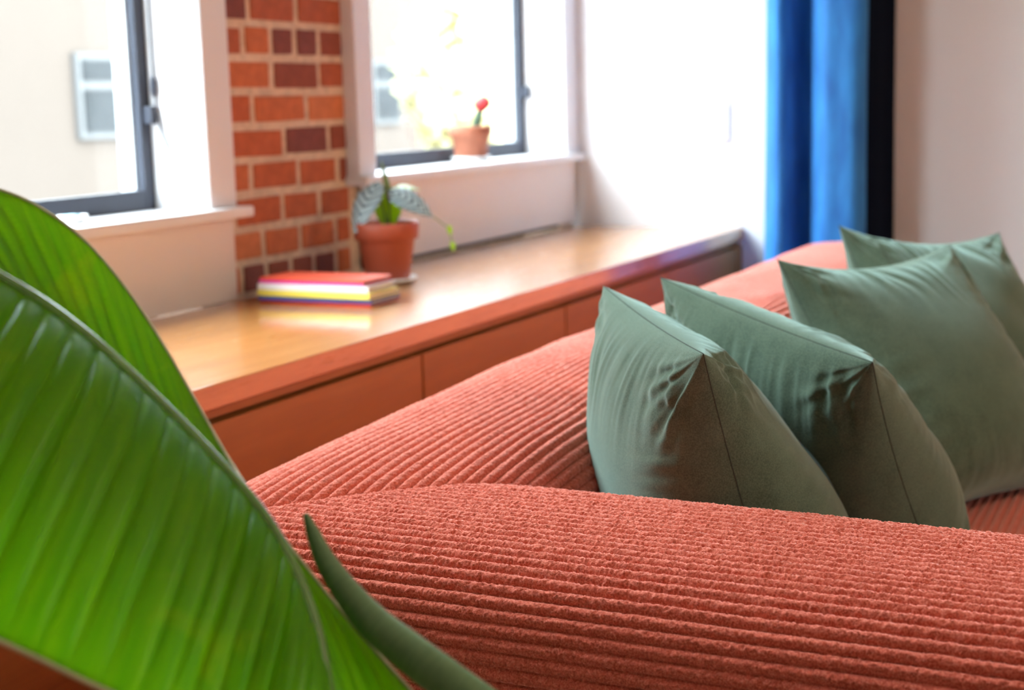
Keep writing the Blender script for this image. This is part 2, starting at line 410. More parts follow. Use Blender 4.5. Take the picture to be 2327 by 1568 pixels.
# ------------------------------------------------------------------ windows
def window(num, a, b, z):
    w = struct(empty('window_%d' % num, ((a + b) / 2, YW, z)))
    ox, oy, oz = w.location
    def wb(name, x0, x1, y0, y1, z0, z1, mat, bev=0.003):
        o = box(name, x0 - ox, x1 - ox, y0 - oy, y1 - oy, z0 - oz, z1 - oz, mat, w, bev); return o
    yc = YW - 0.028
    cwL = 0.076; cwR = 0.094 if num == 2 else 0.086
    wb('casing', a - cwL, a, yc, YW + 0.02, z, ZWT + 0.09, M['white_trim'])
    wb('casing', b, b + cwR, yc, YW + 0.02, z, ZWT + 0.09, M['white_trim'])
    wb('casing', a, b, yc, YW + 0.02, ZWT, ZWT + 0.09, M['white_trim'])
    YS = 1.957
    wb('jamb', a - .004, a + .002, yc + .002, YS - .001, z, ZWT, M['white_trim'])
    wb('jamb', b - .002, b + .004, yc + .002, YS - .001, z, ZWT, M['white_trim'])
    hr = (0.0 if num == 2 else 0.05)
    wb('sill', a - cwL - .008, b + cwR + (0.0 if num == 2 else .026), YW - 0.052, YS + .05, z - .022, z, M['white_trim'], 0.006)
    zb0 = ZB + (0.015 if num == 2 else 0.002)
    wb('apron_panel', a - .04 if num == 2 else a - cwL, b + (.072 if num == 2 else .078), YW - 0.024, YW - .004, zb0, z - .022, M['panel'])
    if num == 2: wb('slot_shade', a - .03, b + .06, YW + 0.004, YW + 0.10, ZB + .0005, ZB + .10, M['gap_shade'])  # dark box painted as the shade in the gap under the panel
    # dark sash: two stiles, two rails, pane, latch
    sw = 0.030
    wb('sash_stile', a, a + sw, YS, YS + .016, z, ZWT, M['dark_frame'])
    wb('sash_stile', b - sw, b, YS, YS + .016, z, ZWT, M['dark_frame'])
    wb('sash_rail', a + sw, b - sw, YS, YS + .016, z, z + .040, M['dark_frame'])
    wb('sash_rail', a + sw, b - sw, YS, YS + .016, ZWT - .04, ZWT, M['dark_frame'])
    wb('pane', a + sw, b - sw, YS + .006, YS + .010, z + .040, ZWT - .04, M['glass'], 0)
    wb('exterior_frame', a, a + .025, YS + .02, YS + .06, z, ZWT, M['mould'])
    wb('exterior_frame', b - .034, b, YS + .02, YS + .06, z, ZWT, M['mould'])
    wb('exterior_sill', a, b, YS + .02, YS + .10, z - .03, z + .010, M['mould'])
    if num in (1, 2):
        wb('latch', b - .024, b - .006, YS - .022, YS, z + .17, z + .205, M['dark_frame'], .004)
    return w
for k, v in WINS.items(): window(k, *v)
for k, (a, b) in FILL_WINS.items():  # added window out of view, lets in fill light
    w = struct(empty('window_%d' % k, ((a + b) / 2, YB, 0.8))); hw = (b - a) / 2
    for nm, x0, x1, y0, y1, z0, z1, mt in (('casing', -hw - .09, -hw, 0, .02, -.02, 1.49, 'white_trim'), ('casing', hw, hw + .09, 0, .02, -.02, 1.49, 'white_trim'), ('casing', -hw, hw, 0, .02, 1.4, 1.49, 'white_trim'),  # parts of the added fill window
            ('sill', -hw - .12, hw + .12, -.02, .06, -.04, -.02, 'white_trim'), ('sash_stile', -hw, -hw + .04, -.1, -.06, 0, 1.4, 'dark_frame'), ('sash_stile', hw - .04, hw, -.1, -.06, 0, 1.4, 'dark_frame'),
            ('sash_rail', -hw + .04, hw - .04, -.1, -.06, 0, .04, 'dark_frame'), ('sash_rail', -hw + .04, hw - .04, -.1, -.06, 1.36, 1.4, 'dark_frame'), ('pane', -hw + .04, hw - .04, -.082, -.078, .04, 1.36, 'glass')):
        box(nm, x0, x1, y0, y1, z0, z1, M[mt], w, 0.002)

# ------------------------------------------------------------------ window bench
bt = box('bench_worktop', 0.2, XE - 0.002, YF - 0.002, YW - 0.03, ZB - 0.036, ZB, M['bench_top'], None, 0.004, 3)
tag(bt, 'long polished honey-coloured wooden bench top under the windows', 'worktop')
seams = [0.383, 1.029, 1.675, 2.321, 2.967, 3.613, XE - 0.003]
blabels = ['wooden drawer unit of the window bench far outside the window row start', 'reddish wooden drawer unit of the bench below the big leaf, lower left corner',
           'reddish wooden drawer unit of the window bench behind the big green leaf', 'reddish wooden drawer unit of the bench in the middle behind the coral sofa back',
           'reddish wooden drawer unit of the bench behind the foremost green cushion', 'reddish wooden drawer unit at the far end of the bench against the white wall']
for i in range(1, 6):
    x0, x1 = seams[i], seams[i + 1]
    c = empty('bench_drawer_unit', ((x0 + x1) / 2, YF, 0)); ox = (x0 + x1) / 2
    tag(c, blabels[i], 'cabinet', 'drawer units of the window bench')
    box('carcass', x0 - ox, x1 - ox, 0.026, YW - .05 - YF, 0.0, ZB - .037, M['bench_front'], c, 0.001)
    box('top_rail', x0 - ox, x1 - ox, 0.012, 0.026, ZB - .052, ZB - .037, M['bench_front'], c, 0.001)
    xe = x1 - ox - (0.06 if i == 5 else 0.0035)
    box('drawer_front', x0 - ox + .0035, xe, 0.002, 0.0255, 0.09, ZB - 0.058, M['bench_front'], c, 0.002)
    if i == 5: box('end_stile', x1 - ox - .055, x1 - ox, 0.002, 0.0255, 0.0, ZB - .052, M['bench_front'], c, 0.002)
    box('plinth', x0 - ox, x1 - ox, 0.02, 0.0255, 0.0, 0.085, M['bench_front'], c, 0.001)

# ------------------------------------------------------------------ light switch on the end wall
sw_ = empty('light_switch', (XE, 1.378, 0.872))
tag(sw_, 'white rocker light switch on the white end wall beside the blue curtain', 'light switch')
box('wall_plate', -0.007, 0, -0.036, 0.036, -0.058, 0.058, M['switch'], sw_, 0.003, 3)
box('rocker', -0.012, -0.006, -0.016, 0.016, -0.033, 0.033, M['switch'], sw_, 0.002, 2)

# ------------------------------------------------------------------ added glowing globe, warm fill from outside the view
M['added_globe'] = NT('fill_globe_glow').m
_n = M['added_globe'].node_tree; _e = _n.nodes.new('ShaderNodeEmission'); _e.inputs['Color'].default_value = (1.0, 0.78, 0.54, 1); _e.inputs['Strength'].default_value = 12.0
_n.links.new(_e.outputs[0], _n.nodes['Material Output'].inputs['Surface'])
fill_globe = empty('added_fill_globe', (1.9, -1.7, 2.05)); tag(fill_globe, 'unseen warm glowing globe added as fill light', 'added fill light')
lathe('added_globe', [(0.001, -0.16), (0.06, -0.148), (0.113, -0.113), (0.148, -0.06), (0.16, 0), (0.148, 0.06), (0.113, 0.113), (0.06, 0.148), (0.001, 0.16)], M['added_globe'], fill_globe, 32)
tube('added_globe_cable', [(0, 0, 0.16), (0, 0, 0.4), (0, 0, 0.7)], 0.004, M['dark_frame'], fill_globe, 8)
# ------------------------------------------------------------------ curtain
def curtain():
    plan = [(4.25, 1.19), (4.12, 1.185), (4.045, 1.150), (4.035, 1.115), (4.13, 1.090), (4.16, 1.060), (4.075, 1.042), (4.02, 1.005), (4.015, .955), (4.02, .912), (4.05, .890), (4.12, .878), (4.2, .868), (4.262, .858)]
    p = interp(plan, 150); z = np.linspace(0.02, 2.62, 60)
    P = np.zeros((60, 150, 3)); ctr = p.mean(0)
    for i, zz in enumerate(z):
        k = 1.0 + 0.05 * vnoise(np.full(1, zz * 2.0), np.zeros(1), 4)[0]
        wob = 0.012 * vnoise(np.linspace(0, 12, 150), np.full(150, zz * 1.5), 2)
        flare = 1 + 0.05 * max(0, 0.9 - zz)
        P[i, :, 0] = np.minimum(ctr[0] + (p[:, 0] - ctr[0]) * k + wob, XE - 0.006); P[i, :, 1] = ctr[1] + (p[:, 1] - ctr[1]) * flare + wob * .6; P[i, :, 2] = zz
    o = empty('curtain', (ctr[0], ctr[1], 0)); P = P - np.array([ctr[0], ctr[1], 0])
    for nm, a, b, mt in (('panel', 0, 116, 'curtain'), ('shaded_edge', 115, 150, 'shaded_edge')):  # right strip is the same curtain with its shade painted in
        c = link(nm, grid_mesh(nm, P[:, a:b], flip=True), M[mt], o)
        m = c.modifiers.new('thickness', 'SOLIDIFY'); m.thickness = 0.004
    return tag(o, 'blue velvet curtain hanging in folds beside the white wall', 'curtain')
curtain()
rod = empty('curtain_rod', (4.14, 1.05, 2.66)); tag(rod, 'dark metal rod carrying the blue curtain', 'curtain rod')
tube('rod', [(0, -0.7, 0), (0, 0, 0), (0, 0.45, 0)], 0.011, M['dark_frame'], rod)
tube('bracket', [(0, 0.4, 0), (0.07, 0.4, 0), (0.14, 0.4, 0)], 0.008, M['dark_frame'], rod)
tube('bracket', [(0, -0.6, 0), (0.07, -0.6, 0), (0.14, -0.6, 0)], 0.008, M['dark_frame'], rod)

# ------------------------------------------------------------------ sofa (coral corduroy)
PITCH = 0.0135
SEATZ = 0.285
XO, YO = 1.100, 1.100                                              # outer faces; mitre X+Y = const
def sofa_profile():
    """points along the cross-section: q inward distance from the outer face, z height; from outer foot over the top to the seat"""
    ang = [84] * 29 + [82, 78, 72, 66, 58, 48, 39, 31, 23, 17, 12, 8, 5, 4, 3, 2, 2, 1, 1, 0, 0, 0, 0, -1, -2, -5, -10, -17, -25, -34, -43, -51, -57, -61, -64, -66, -68, -70, -70, -70, -70, -70, -70, -70, -70, -70, -70, -70]
    na = len(ang); st = []
    for k in range(na - 1): st += list(k + np.arange(4) / 4.0) if (k < 24 or k > na - 8) else list(k + np.arange(9) / 9.0)
    st = np.array(st + [na - 1.0])
    a = np.interp(st, np.arange(na), ang); ds = np.diff(st) * PITCH
    q = np.concatenate([[0], np.cumsum(np.cos(np.radians(a[:-1])) * ds)]); z = np.concatenate([[0], np.cumsum(np.sin(np.radians(a[:-1])) * ds)])
    s = st * PITCH
    nq, nz = -np.sin(np.radians(a)), np.cos(np.radians(a))
    z += 0.530 - z.max()
    keep = z > min(z[0], 0.0) - 1
    return q, z, nq, nz, s
q_, z_, nq_, nz_, s_ = sofa_profile()
iflat = np.argmin(np.abs(z_ - z_.max()))
qi = np.interp(1, [0, 1], [0, 1])
# align: inner rounding starts at X = 1.405
i_in = np.where(np.diff(z_) < -1e-5)[0][0]
q_ = q_ - q_[i_in] + 0.300
def rib(s):
    ph = (s / PITCH) % 1.0
    return 0.0062 * (np.abs(np.sin(np.pi * ph)) ** 0.6) - 0.0045
def sofa_run(name, axis, t0f, t1, nt, parent, fuzz=0.0009, seed=1, bulge=0.0, tpow=1.0, lumpy=1.0):
    """ribbed run: axis 'Y' = arm, extruded along -Y from the mitre; 'X' = back, extruded along +X"""
    n = len(q_); T = np.linspace(0, 1, nt) ** tpow
    Q = q_[:, None] * np.ones(nt)[None]; S = s_[:, None] * np.ones(nt)[None]
    start = q_[:, None]                                            # mitre: start distance equals q
    L = start + (t1 - start) * T[None]
    lump = lumpy * (0.010 * vnoise(L * 3.1, S * 5.0, seed) + 0.006 * vnoise(L * 8, S * 14, seed + 1))
    dm = L - start
    lump += -0.005 * np.exp(-dm / 0.010)
    wav = 0.0011 * vnoise(L * 12, S * 30, seed + 2)
    f = fuzz * 2.6 * (vnoise(L / 0.0019, S / 0.0016, seed + 5)) + fuzz * 0.7 * vnoise(L / 0.006, S / 0.004, seed + 6)
    h = rib(S + wav) * (1 - np.exp(-dm / 0.006)) + f + lump
    if bulge:
        wgt = np.clip((z_ - 0.40) / 0.13, 0, 1)[:, None]
        ramp = (1 - np.exp(-dm / 0.30))
        h2 = bulge * wgt * ramp
    else: h2 = 0
    QQ = Q + nq_[:, None] * h; Z = z_[:, None] + nz_[:, None] * h + h2
    # soften the outer corner
    rc = 0.05 * np.exp(-dm / 0.07) * np.clip((0.14 - Q) / 0.14, 0, 1)
    QQ = QQ + rc * 0.5
    P = np.zeros((n, nt, 3))
    if axis == 'Y': P[..., 0] = XO + QQ; P[..., 1] = YO - L
    else: P[..., 0] = XO + L; P[..., 1] = YO - QQ
    P[..., 2] = np.maximum(Z, 0.03)
    return P
sofa = empty('corduroy_sofa', (2.4, 0.5, 0))
tag(sofa, 'low coral corduroy sofa with a wide ribbed arm and backrest', 'sofa')
def to_local(P, root): return P - np.array(root.location)
zmask = np.where((z_ > 0.24) | (q_ < 0.2))[0]
def crop(P):
    return P[zmask]
Pa = sofa_run('arm', 'Y', None, 1.55, 1000, sofa, fuzz=0.0011, seed=11, lumpy=0.35, tpow=1.15)
link('arm', grid_mesh('arm', to_local(Pa, sofa), flip=True), M['cord'], sofa)
XEND = 2.84
Pb = sofa_run('backrest', 'X', None, XEND, 700, sofa, fuzz=0.0007, seed=31, bulge=0.042, tpow=1.35, lumpy=0.8)
# round the far end of the back
lx = Pb[..., 0] - XO
endf = np.clip((lx - (XEND - 0.16)) / 0.16, 0, 1)
Pb[..., 2] = 0.03 + (Pb[..., 2] - 0.03) * np.sqrt(np.clip(1 - endf ** 2.6, 0.0, 1))
link('backrest', grid_mesh('backrest', to_local(Pb, sofa), flip=False), M['cord'], sofa)
# seat: ribs run along X
def seat():
    y0, y1 = 0.80, -0.42; n = int((y0 - y1) / PITCH * 5); S = np.linspace(0, y0 - y1, n); X = np.linspace(1.40, 3.86, 160)
    SS, XX = np.meshgrid(S, X, indexing='ij')
    z = SEATZ + rib(SS) + 0.012 * vnoise(XX * 4, SS * 4, 5) + 0.0008 * vnoise(XX / .02, SS / .004, 6)
    e = np.clip((SS - (y0 - y1 - 0.10)) / 0.10, 0, 1); z = z - 0.20 * (1 - np.sqrt(1 - e ** 2))
    P = np.stack([XX, y0 - SS, z], -1)
    return P
link('seat', grid_mesh('seat', to_local(seat(), sofa), flip=False), M['cord'], sofa)
# base under the seat and a far end arm hidden behind the cushions
box('base', 1.42 - 2.4, 3.86 - 2.4, -0.40 - .5, 0.80 - .5, 0.04, 0.24, M['cord'], sofa, 0.02)

# ------------------------------------------------------------------ cushions
PRESS = []
def cushion(top_a, top_b, lean_to, theta, s, T, label, seed, bow=0.03, asym=False):
    """top_a/top_b: world points of the two upper corners; lean_to: horizontal unit vector towards which the top leans"""
    A = np.array(top_a); B = np.array(top_b); e1 = (B - A); e1 /= np.linalg.norm(e1)
    l = np.array([lean_to[0], lean_to[1], 0.0]); l -= e1 * (l @ e1); l /= np.linalg.norm(l)
    u = np.array([0, 0, 1.0]); u -= e1 * (u @ e1); u -= l * (u @ l); u /= np.linalg.norm(u)
    e2 = u * math.cos(theta) + l * math.sin(theta); e2 /= np.linalg.norm(e2)
    n = np.cross(e1, e2)
    C = (A + B) / 2 - e2 * s / 2
    N = 190
    u1 = np.sin(np.linspace(-1, 1, N) * np.pi / 2 * 0.92) / math.sin(np.pi / 2 * 0.92)
    U, V = np.meshgrid(u1, u1, indexing='ij')
    edge = 0.10
    X = s / 2 * U * (1 - edge * (1 - V ** 2) * np.abs(U) ** 3) ; Y = s / 2 * V * (1 - np.where(V > 0, 0.035 if asym else edge, edge) * (1 - U ** 2) * np.abs(V) ** 3)
    th = ((1 - np.abs(U) ** 2.3) * (1 - np.abs(V) ** 2.3)); th = np.clip(th, 0, 1) ** 0.5 * T / 2 * (1 - 0.33 * V)
    rim = 1 - np.maximum(np.abs(U), np.abs(V))
    def face(sd):
        w = np.zeros_like(U)
        # pleats radiating from the corners
        for i, (cu, cv) in enumerate(((-1, -1), (-1, 1), (1, -1), (1, 1))):
            du, dv = U - cu, V - cv; r = np.hypot(du, dv); a = np.arctan2(np.abs(dv), np.abs(du))
            w += 0.010 * vnoise(a * 7.5 + i * 3 + 0.8 * r, r * 2.2, seed + i + sd) * np.exp(-((r - 0.26) / 0.22) ** 2)
        # gathers running in from the edges
        for i, (along, dist) in enumerate(((U, 1 - V), (U, 1 + V), (V, 1 - U), (V, 1 + U))):
            al = along + 0.25 * vnoise(along * 2, dist * 2.2, seed + 20 + i + sd)
            g = vnoise(al * 15, dist * 1.4, seed + 24 + i + sd) + 0.5 * vnoise(al * 27, dist * 2, seed + 27 + i + sd)
            amp = np.clip(vnoise(along * 3, dist * 0 + 3, seed + 30 + i + sd) + 0.55, 0.1, 1)
            w += (0.011, 0.003, 0.005, 0.005)[i] * amp * g * np.exp(-((dist - 0.22) / 0.22) ** 2)
        w += 0.006 * vnoise(U * 2.2 + 5, V * 2.2, seed + 40 + sd) * 1.5
        return w * np.clip(rim * 9, 0, 1)
    thf = th
    if asym: thf = np.clip(1 - np.abs(U) ** 2.3, 0, 1) ** 0.5 * np.clip(1 - np.clip(-V, 0, 1) ** 2.3, 0, 1) ** 0.5 * T / 2 * 1.52 * np.clip((1 - V) / 2, 0, 1) ** 0.55 * (1 + 0.15 * np.clip(-V, 0, 1))
    front = thf + face(0); back = -(th + face(100))
    D = np.stack([front, back]) + bow * (1 - U ** 2) * ((1 + V) / 2) ** 3
    P = np.zeros((2, N, N, 3))
    for k in range(2):
        P[k] = C + X[..., None] * e1 + Y[..., None] * e2 + D[k][..., None] * n
    # the soft cushion gives way where it presses against the cushion before it, the arm and the backrest
    for (C0, f1, f2, fn, s0, T0, b0, a0) in PRESS[-1:]:
        r = P - C0; x = (r @ f1) / (s0 / 2); y = (r @ f2) / (s0 / 2); d = r @ fn
        ins = (np.abs(x) < 1) & (np.abs(y) < 1)
        xc = np.clip(x, -1, 1); yc_ = np.clip(y, -1, 1)
        t0 = ((1 - np.abs(xc) ** 2.3) * (1 - np.abs(yc_) ** 2.3)) ** 0.5 * T0 / 2 * (1 - 0.33 * yc_)
        if a0: t0 = (1 - np.abs(xc) ** 2.3) ** 0.5 * (1 - np.clip(-yc_, 0, 1) ** 2.3) ** 0.5 * T0 / 2 * 1.52 * ((1 - yc_) / 2) ** 0.55 * (1 + 0.15 * np.clip(-yc_, 0, 1))
        lim = b0 * (1 - xc ** 2) * ((1 + yc_) / 2) ** 3 + t0 + 0.004
        push = np.where(ins & (d < lim), lim - d, 0.0)
        P = P + push[..., None] * fn
    PRESS.append((C, e1, e2, n, s, T, bow, asym))
    qa = np.interp(-P[..., 2], -z_[i_in:], q_[i_in:])              # inner face of arm/backrest at this height
    inside = P[..., 2] < z_.max()
    P[..., 0] = np.where(inside, np.maximum(P[..., 0], XO + qa + 0.006), P[..., 0])
    P[..., 1] = np.where(inside, np.minimum(P[..., 1], YO - qa - 0.006), P[..., 1])
    low = SEATZ + 0.004
    P[..., 2] = np.where(P[..., 2] < low + 0.03, low + 0.03 * np.exp(np.clip((P[..., 2] - low - 0.03) / 0.03, -8, 0)), P[..., 2])
    root_loc = np.array([C[0], C[1], SEATZ])
    o = empty('velvet_cushion', tuple(root_loc)); tag(o, label, 'cushion', 'green cushions on the sofa')
    me1 = grid_mesh('cover', P[0] - root_loc); me2 = grid_mesh('cover', P[1] - root_loc, flip=True)
    bm = bmesh.new(); bm.from_mesh(me1); bm.from_mesh(me2); bmesh.ops.remove_doubles(bm, verts=bm.verts, dist=1e-5)
    mm = bpy.data.meshes.new('cover'); bm.to_mesh(mm); bm.free(); bpy.data.meshes.remove(me1); bpy.data.meshes.remove(me2)
    link('cover', mm, M['velvet'], o, True)
    # seam thread along the rim
    rimpts = np.concatenate([P[0][:, 0], P[0][-1, 1:], P[0][::-1, -1][1:], P[0][0, ::-1][1:]]) - root_loc
    tube('seam', rimpts[::2], 0.0006, M['velvet_seam'], o, 6, cap=False)
    return o
def dirn(a): return np.array([math.cos(math.radians(a)), math.sin(math.radians(a))])
# 1 nearest, 2 behind it, 3 the upright one, 4 the far one
cushion(atd(1578, 790, 1.60), atd(1384, 658, 1.60 + 0.345), dirn(126), math.radians(17), 0.42, 0.25, 'green velvet cushion nearest the camera, leaning in front of the others', 1, 0.0, True)
cushion(atd(1970, 818, 1.75), atd(1510, 634, 1.75 + 0.34), dirn(140), math.radians(28), 0.43, 0.25, 'green velvet cushion second from the front, between the nearest and the upright one', 2, 0.0, True)
cushion(atd(2190, 552, 2.64), atd(1727, 592, 2.30), dirn(55), math.radians(30), 0.46, 0.23, 'olive green velvet cushion facing the camera, third from the front', 3)
cushion(atd(2305, 530, 2.97), atd(1864, 510, 2.68), dirn(50), math.radians(30), 0.44, 0.20, 'green velvet cushion farthest back, mostly hidden behind the third cushion', 4)

# ------------------------------------------------------------------ books on the bench
def book(name_mat, x, y, z, lx, ly, h, rz, label):
    o = empty('book', (x, y, z), rz)
    tag(o, label, 'book', 'books stacked on the bench')
    t = min(0.0022, h * 0.22)
    mat = M[name_mat]
    box('back_cover', 0, lx, -ly, 0, 0, t, mat, o, 0.0004, 1)
    box('front_cover', 0, lx, -ly, 0, h - t, h, mat, o, 0.0004, 1)
    box('spine', -0.001, t, -ly, 0, 0, h, mat, o, 0.0008, 2)
    box('pages', t, lx - 0.004, -ly + 0.003, -0.003, t, h - t, M['paper'], o, 0)
bx_, by_ = 2.462, 1.752
bz = ZB
for mat, h, lx, ly, rz, dx, lab in [
    ('book_red', 0.007, 0.110, 0.258, 0.00, 0.006, 'thin red book at the bottom of the stack on the bench'),
    ('book_blue', 0.008, 0.113, 0.262, 0.01, 0.000, 'thin blue book second from the bottom of the stack'),
    ('book_yellow', 0.012, 0.111, 0.262, -0.01, -0.002, 'yellow-spined book in the middle of the stack'),
    ('book_white', 0.012, 0.109, 0.255, 0.015, -0.001, 'white-spined book second from the top of the stack'),
    ('book_magenta', 0.005, 0.105, 0.245, 0.0, 0.004, 'thin magenta booklet under the topmost red book'),
    ('book_orange', 0.006, 0.107, 0.245, -0.02, 0.008, 'red-orange book lying on top of the stack')]:
    book(mat, bx_ + dx, by_, bz, lx, ly, h, rz, lab); bz += h + 0.0004

# ------------------------------------------------------------------ potted plant on the bench
PP = onz(882, 643, ZB)
o = lathe('saucer', [(0, 0.0005), (0.050, 0.0005), (0.060, 0.006), (0.066, 0.013), (0.063, 0.014), (0.056, 0.007), (0.0, 0.005)], M['glaze'], None, 40, tuple(PP))
tag(o, 'white saucer under the terracotta pot on the bench', 'saucer')
plant = empty('potted_alocasia', (PP[0], PP[1], ZB + 0.0075)); tag(plant, 'terracotta pot with a silver-leaved plant on the wooden bench', 'potted plant')
lathe('pot', [(r * 1.05, z * 1.05) for r, z in [(0, 0), (0.043, 0), (0.046, 0.003), (0.0585, 0.082), (0.0605, 0.084), (0.0665, 0.086), (0.069, 0.118), (0.067, 0.121), (0.062, 0.120), (0.060, 0.106), (0.0, 0.104)]], M['terracotta'], plant, 48)
lathe('soil', [(0, 0.113), (0.03, 0.114), (0.0632, 0.1115)], M['soil'], plant, 32)
def blade(name, base, tip, width, nrm, mat, parent, droop=0.0, fold=0.15, n=26, pw=0.75):
    base = np.array(base, float); tip = np.array(tip, float); d = tip - base; L = np.linalg.norm(d); d /= L
    nrm = np.array(nrm, float); nrm -= d * (nrm @ d); nrm /= np.linalg.norm(nrm); sd = np.cross(d, nrm)
    t = np.linspace(0, 1, n); w = width / 2 * np.clip(np.sin(np.pi * t ** pw), 0, 1) ** 0.8
    v = np.linspace(-1, 1, 17)
    P = base + d * (L * t)[:, None, None] + sd * (w[:, None] * v[None])[..., None] + nrm * ((droop * L * np.sin(np.pi * t))[:, None] + fold * w[:, None] * np.abs(v)[None] + 0.04 * w[:, None] * np.sin(t * 40)[:, None] * np.abs(v)[None])[..., None]
    uv = np.stack(np.broadcast_arrays(np.abs(v)[None], t[:, None]), -1)
    ob = link(name, grid_mesh(name, P, uv=uv), mat, parent)
    m = ob.modifiers.new('thickness', 'SOLIDIFY'); m.thickness = 0.0012; m.offset = 0
    return ob
dP = float(np.dot(PP - cC, cF))
def pl(x, y, off=0.0): return atd(x, y, dP + off) - np.array(plant.location)
back = -cF
tube('stem', [pl(880, 520), pl(872, 480, .01), pl(862, 430, .01), pl(858, 420, 0)], 0.0028, M['stem'], plant)
tube('stem', [pl(884, 520), pl(885, 470, .0), pl(880, 430, .0), pl(884, 422, -.02)], 0.0026, M['stem'], plant)
blade('leaf', pl(862, 412, -0.015), pl(806, 532, -0.06), 0.060, back + cR * -0.35 + cU * .35, M['silver_leaf'], plant, 0.10, -0.12)
blade('leaf', pl(880, 434, -0.01), pl(984, 494, -0.03), 0.052, back * .8 + cU * 0.5, M['silver_leaf'], plant, 0.12, -0.15)
blade('leaf', pl(884, 518, 0.0), pl(878, 418, 0.02), 0.062, back + cR * 0.1, M['lime_leaf'], plant, -0.06, 0.3, pw=0.9)
blade('leaf', pl(884, 445, 0.01), pl(955, 432, 0.05), 0.042, back * .5 + cU, M['lime_leaf'], plant, 0.18, -0.1)
blade('leaf', pl(884, 470, 0.01), pl(866, 365, 0.02), 0.016, back + cR * 0.6, M['stem'], plant, 0.03, 0.5)
tube('trailing_stem', interp([pl(984, 492, -.03), pl(1005, 508, -.02), pl(1020, 520, -.02), pl(1026, 545, -.02), pl(1029, 566, -.02)], 14), 0.0016, M['stem'], plant, 8)
blade('leaf', pl(1020, 512, -.02), pl(1024, 535, -.025), 0.012, back, M['lime_leaf'], plant)
blade('leaf', pl(1027, 548, -.02), pl(1031, 572, -.025), 0.012, back, M['lime_leaf'], plant)

# ------------------------------------------------------------------ cactus on the far sill
ZS2 = WINS[2][2]
CP = np.array([3.695, 1.896, ZS2])
o = lathe('saucer', [(0, 0.0005), (0.044, 0.0005), (0.052, 0.004), (0.056, 0.014), (0.054, 0.0145), (0.047, 0.007), (0, 0.006)], M['glaze'], None, 36, tuple(CP))
tag(o, 'small white saucer under the cactus pot on the window sill', 'saucer')
cac = empty('potted_cactus', (CP[0], CP[1], ZS2 + 0.0075)); tag(cac, 'small terracotta pot with a red-topped cactus on the window sill', 'potted cactus')
K = 1.15
lathe('pot', [(r * K, z * K) for r, z in [(0, 0), (0.036, 0), (0.038, 0.003), (0.0445, 0.052), (0.050, 0.054), (0.0525, 0.076), (0.050, 0.078), (0.046, 0.077), (0.044, 0.066), (0, 0.066)]], M['terracotta_pale'], cac, 40)
lathe('soil', [(0, 0.079), (0.022, 0.080), (0.0508, 0.0775)], M['soil'], cac, 24)
th = np.linspace(0, 2 * np.pi, 30, endpoint=False)
def ribbed(name, c0, c1, rads, mat, nr, parent):
    k = len(rads); P = np.zeros((k, 30, 3)); c0 = np.array(c0); c1 = np.array(c1)
    for i, r in enumerate(rads):
        rr = r * (1 + 0.12 * np.cos(nr * th)); P[i] = c0 + (c1 - c0) * i / (k - 1); P[i, :, 0] += rr * np.cos(th); P[i, :, 1] += rr * np.sin(th)
    return link(name, grid_mesh(name, P, closed_v=True, flip=True), mat, parent)
ribbed('stem', (0.012, -0.008, 0.076), (0.022, -0.024, 0.135), [0.012, .0125, .0125, .012, .011, .009], M['cactus_green'], 3, cac)
ribbed('red_graft', (0.022, -0.024, 0.124), (0.027, -0.030, 0.172), [0.001, .012, .019, .0215, .020, .014, .0005], M['cactus_red'], 8, cac)

# ------------------------------------------------------------------ dish on the near sill, blind cord
dp = ony(165, 506, 1.885)
dish = empty('sill_dish', (dp[0], 1.885, WINS[1][2])); tag(dish, 'small teal and white dish on the left window sill', 'dish')
lathe('bowl', [(0, 0.0003), (0.018, 0.0003), (0.026, 0.006), (0.029, 0.014), (0.027, 0.0145), (0.022, 0.006), (0, 0.004)], M['glaze'], dish, 32)
lathe('soap', [(0.0, 0.0045), (0.017, 0.005), (0.019, 0.010), (0.015, 0.0155), (0, 0.0165)], M['teal'], dish, 28)
xj = WINS[1][1] - 0.004
cord = empty('blind_cord', (xj, 1.94, 2.3)); tag(cord, 'grey beaded blind cord hanging beside the left window frame', 'cord')
tube('cord', [(-.004, 0, 0.04), (-.004, 0, -0.6), (-.004, -.002, -1.25), (-.004, -.004, -1.34), (-.005, -.016, -1.40), (-.005, -.03, -1.43)], 0.0024, M['chain'], cord, 6)
tube('toggle', [(-.006, -.003, -1.285), (-.006, -.003, -1.295), (-.006, -.003, -1.315), (-.006, -.003, -1.325)], [0.003, 0.006, 0.006, 0.003], M['dark_frame'], cord, 10)

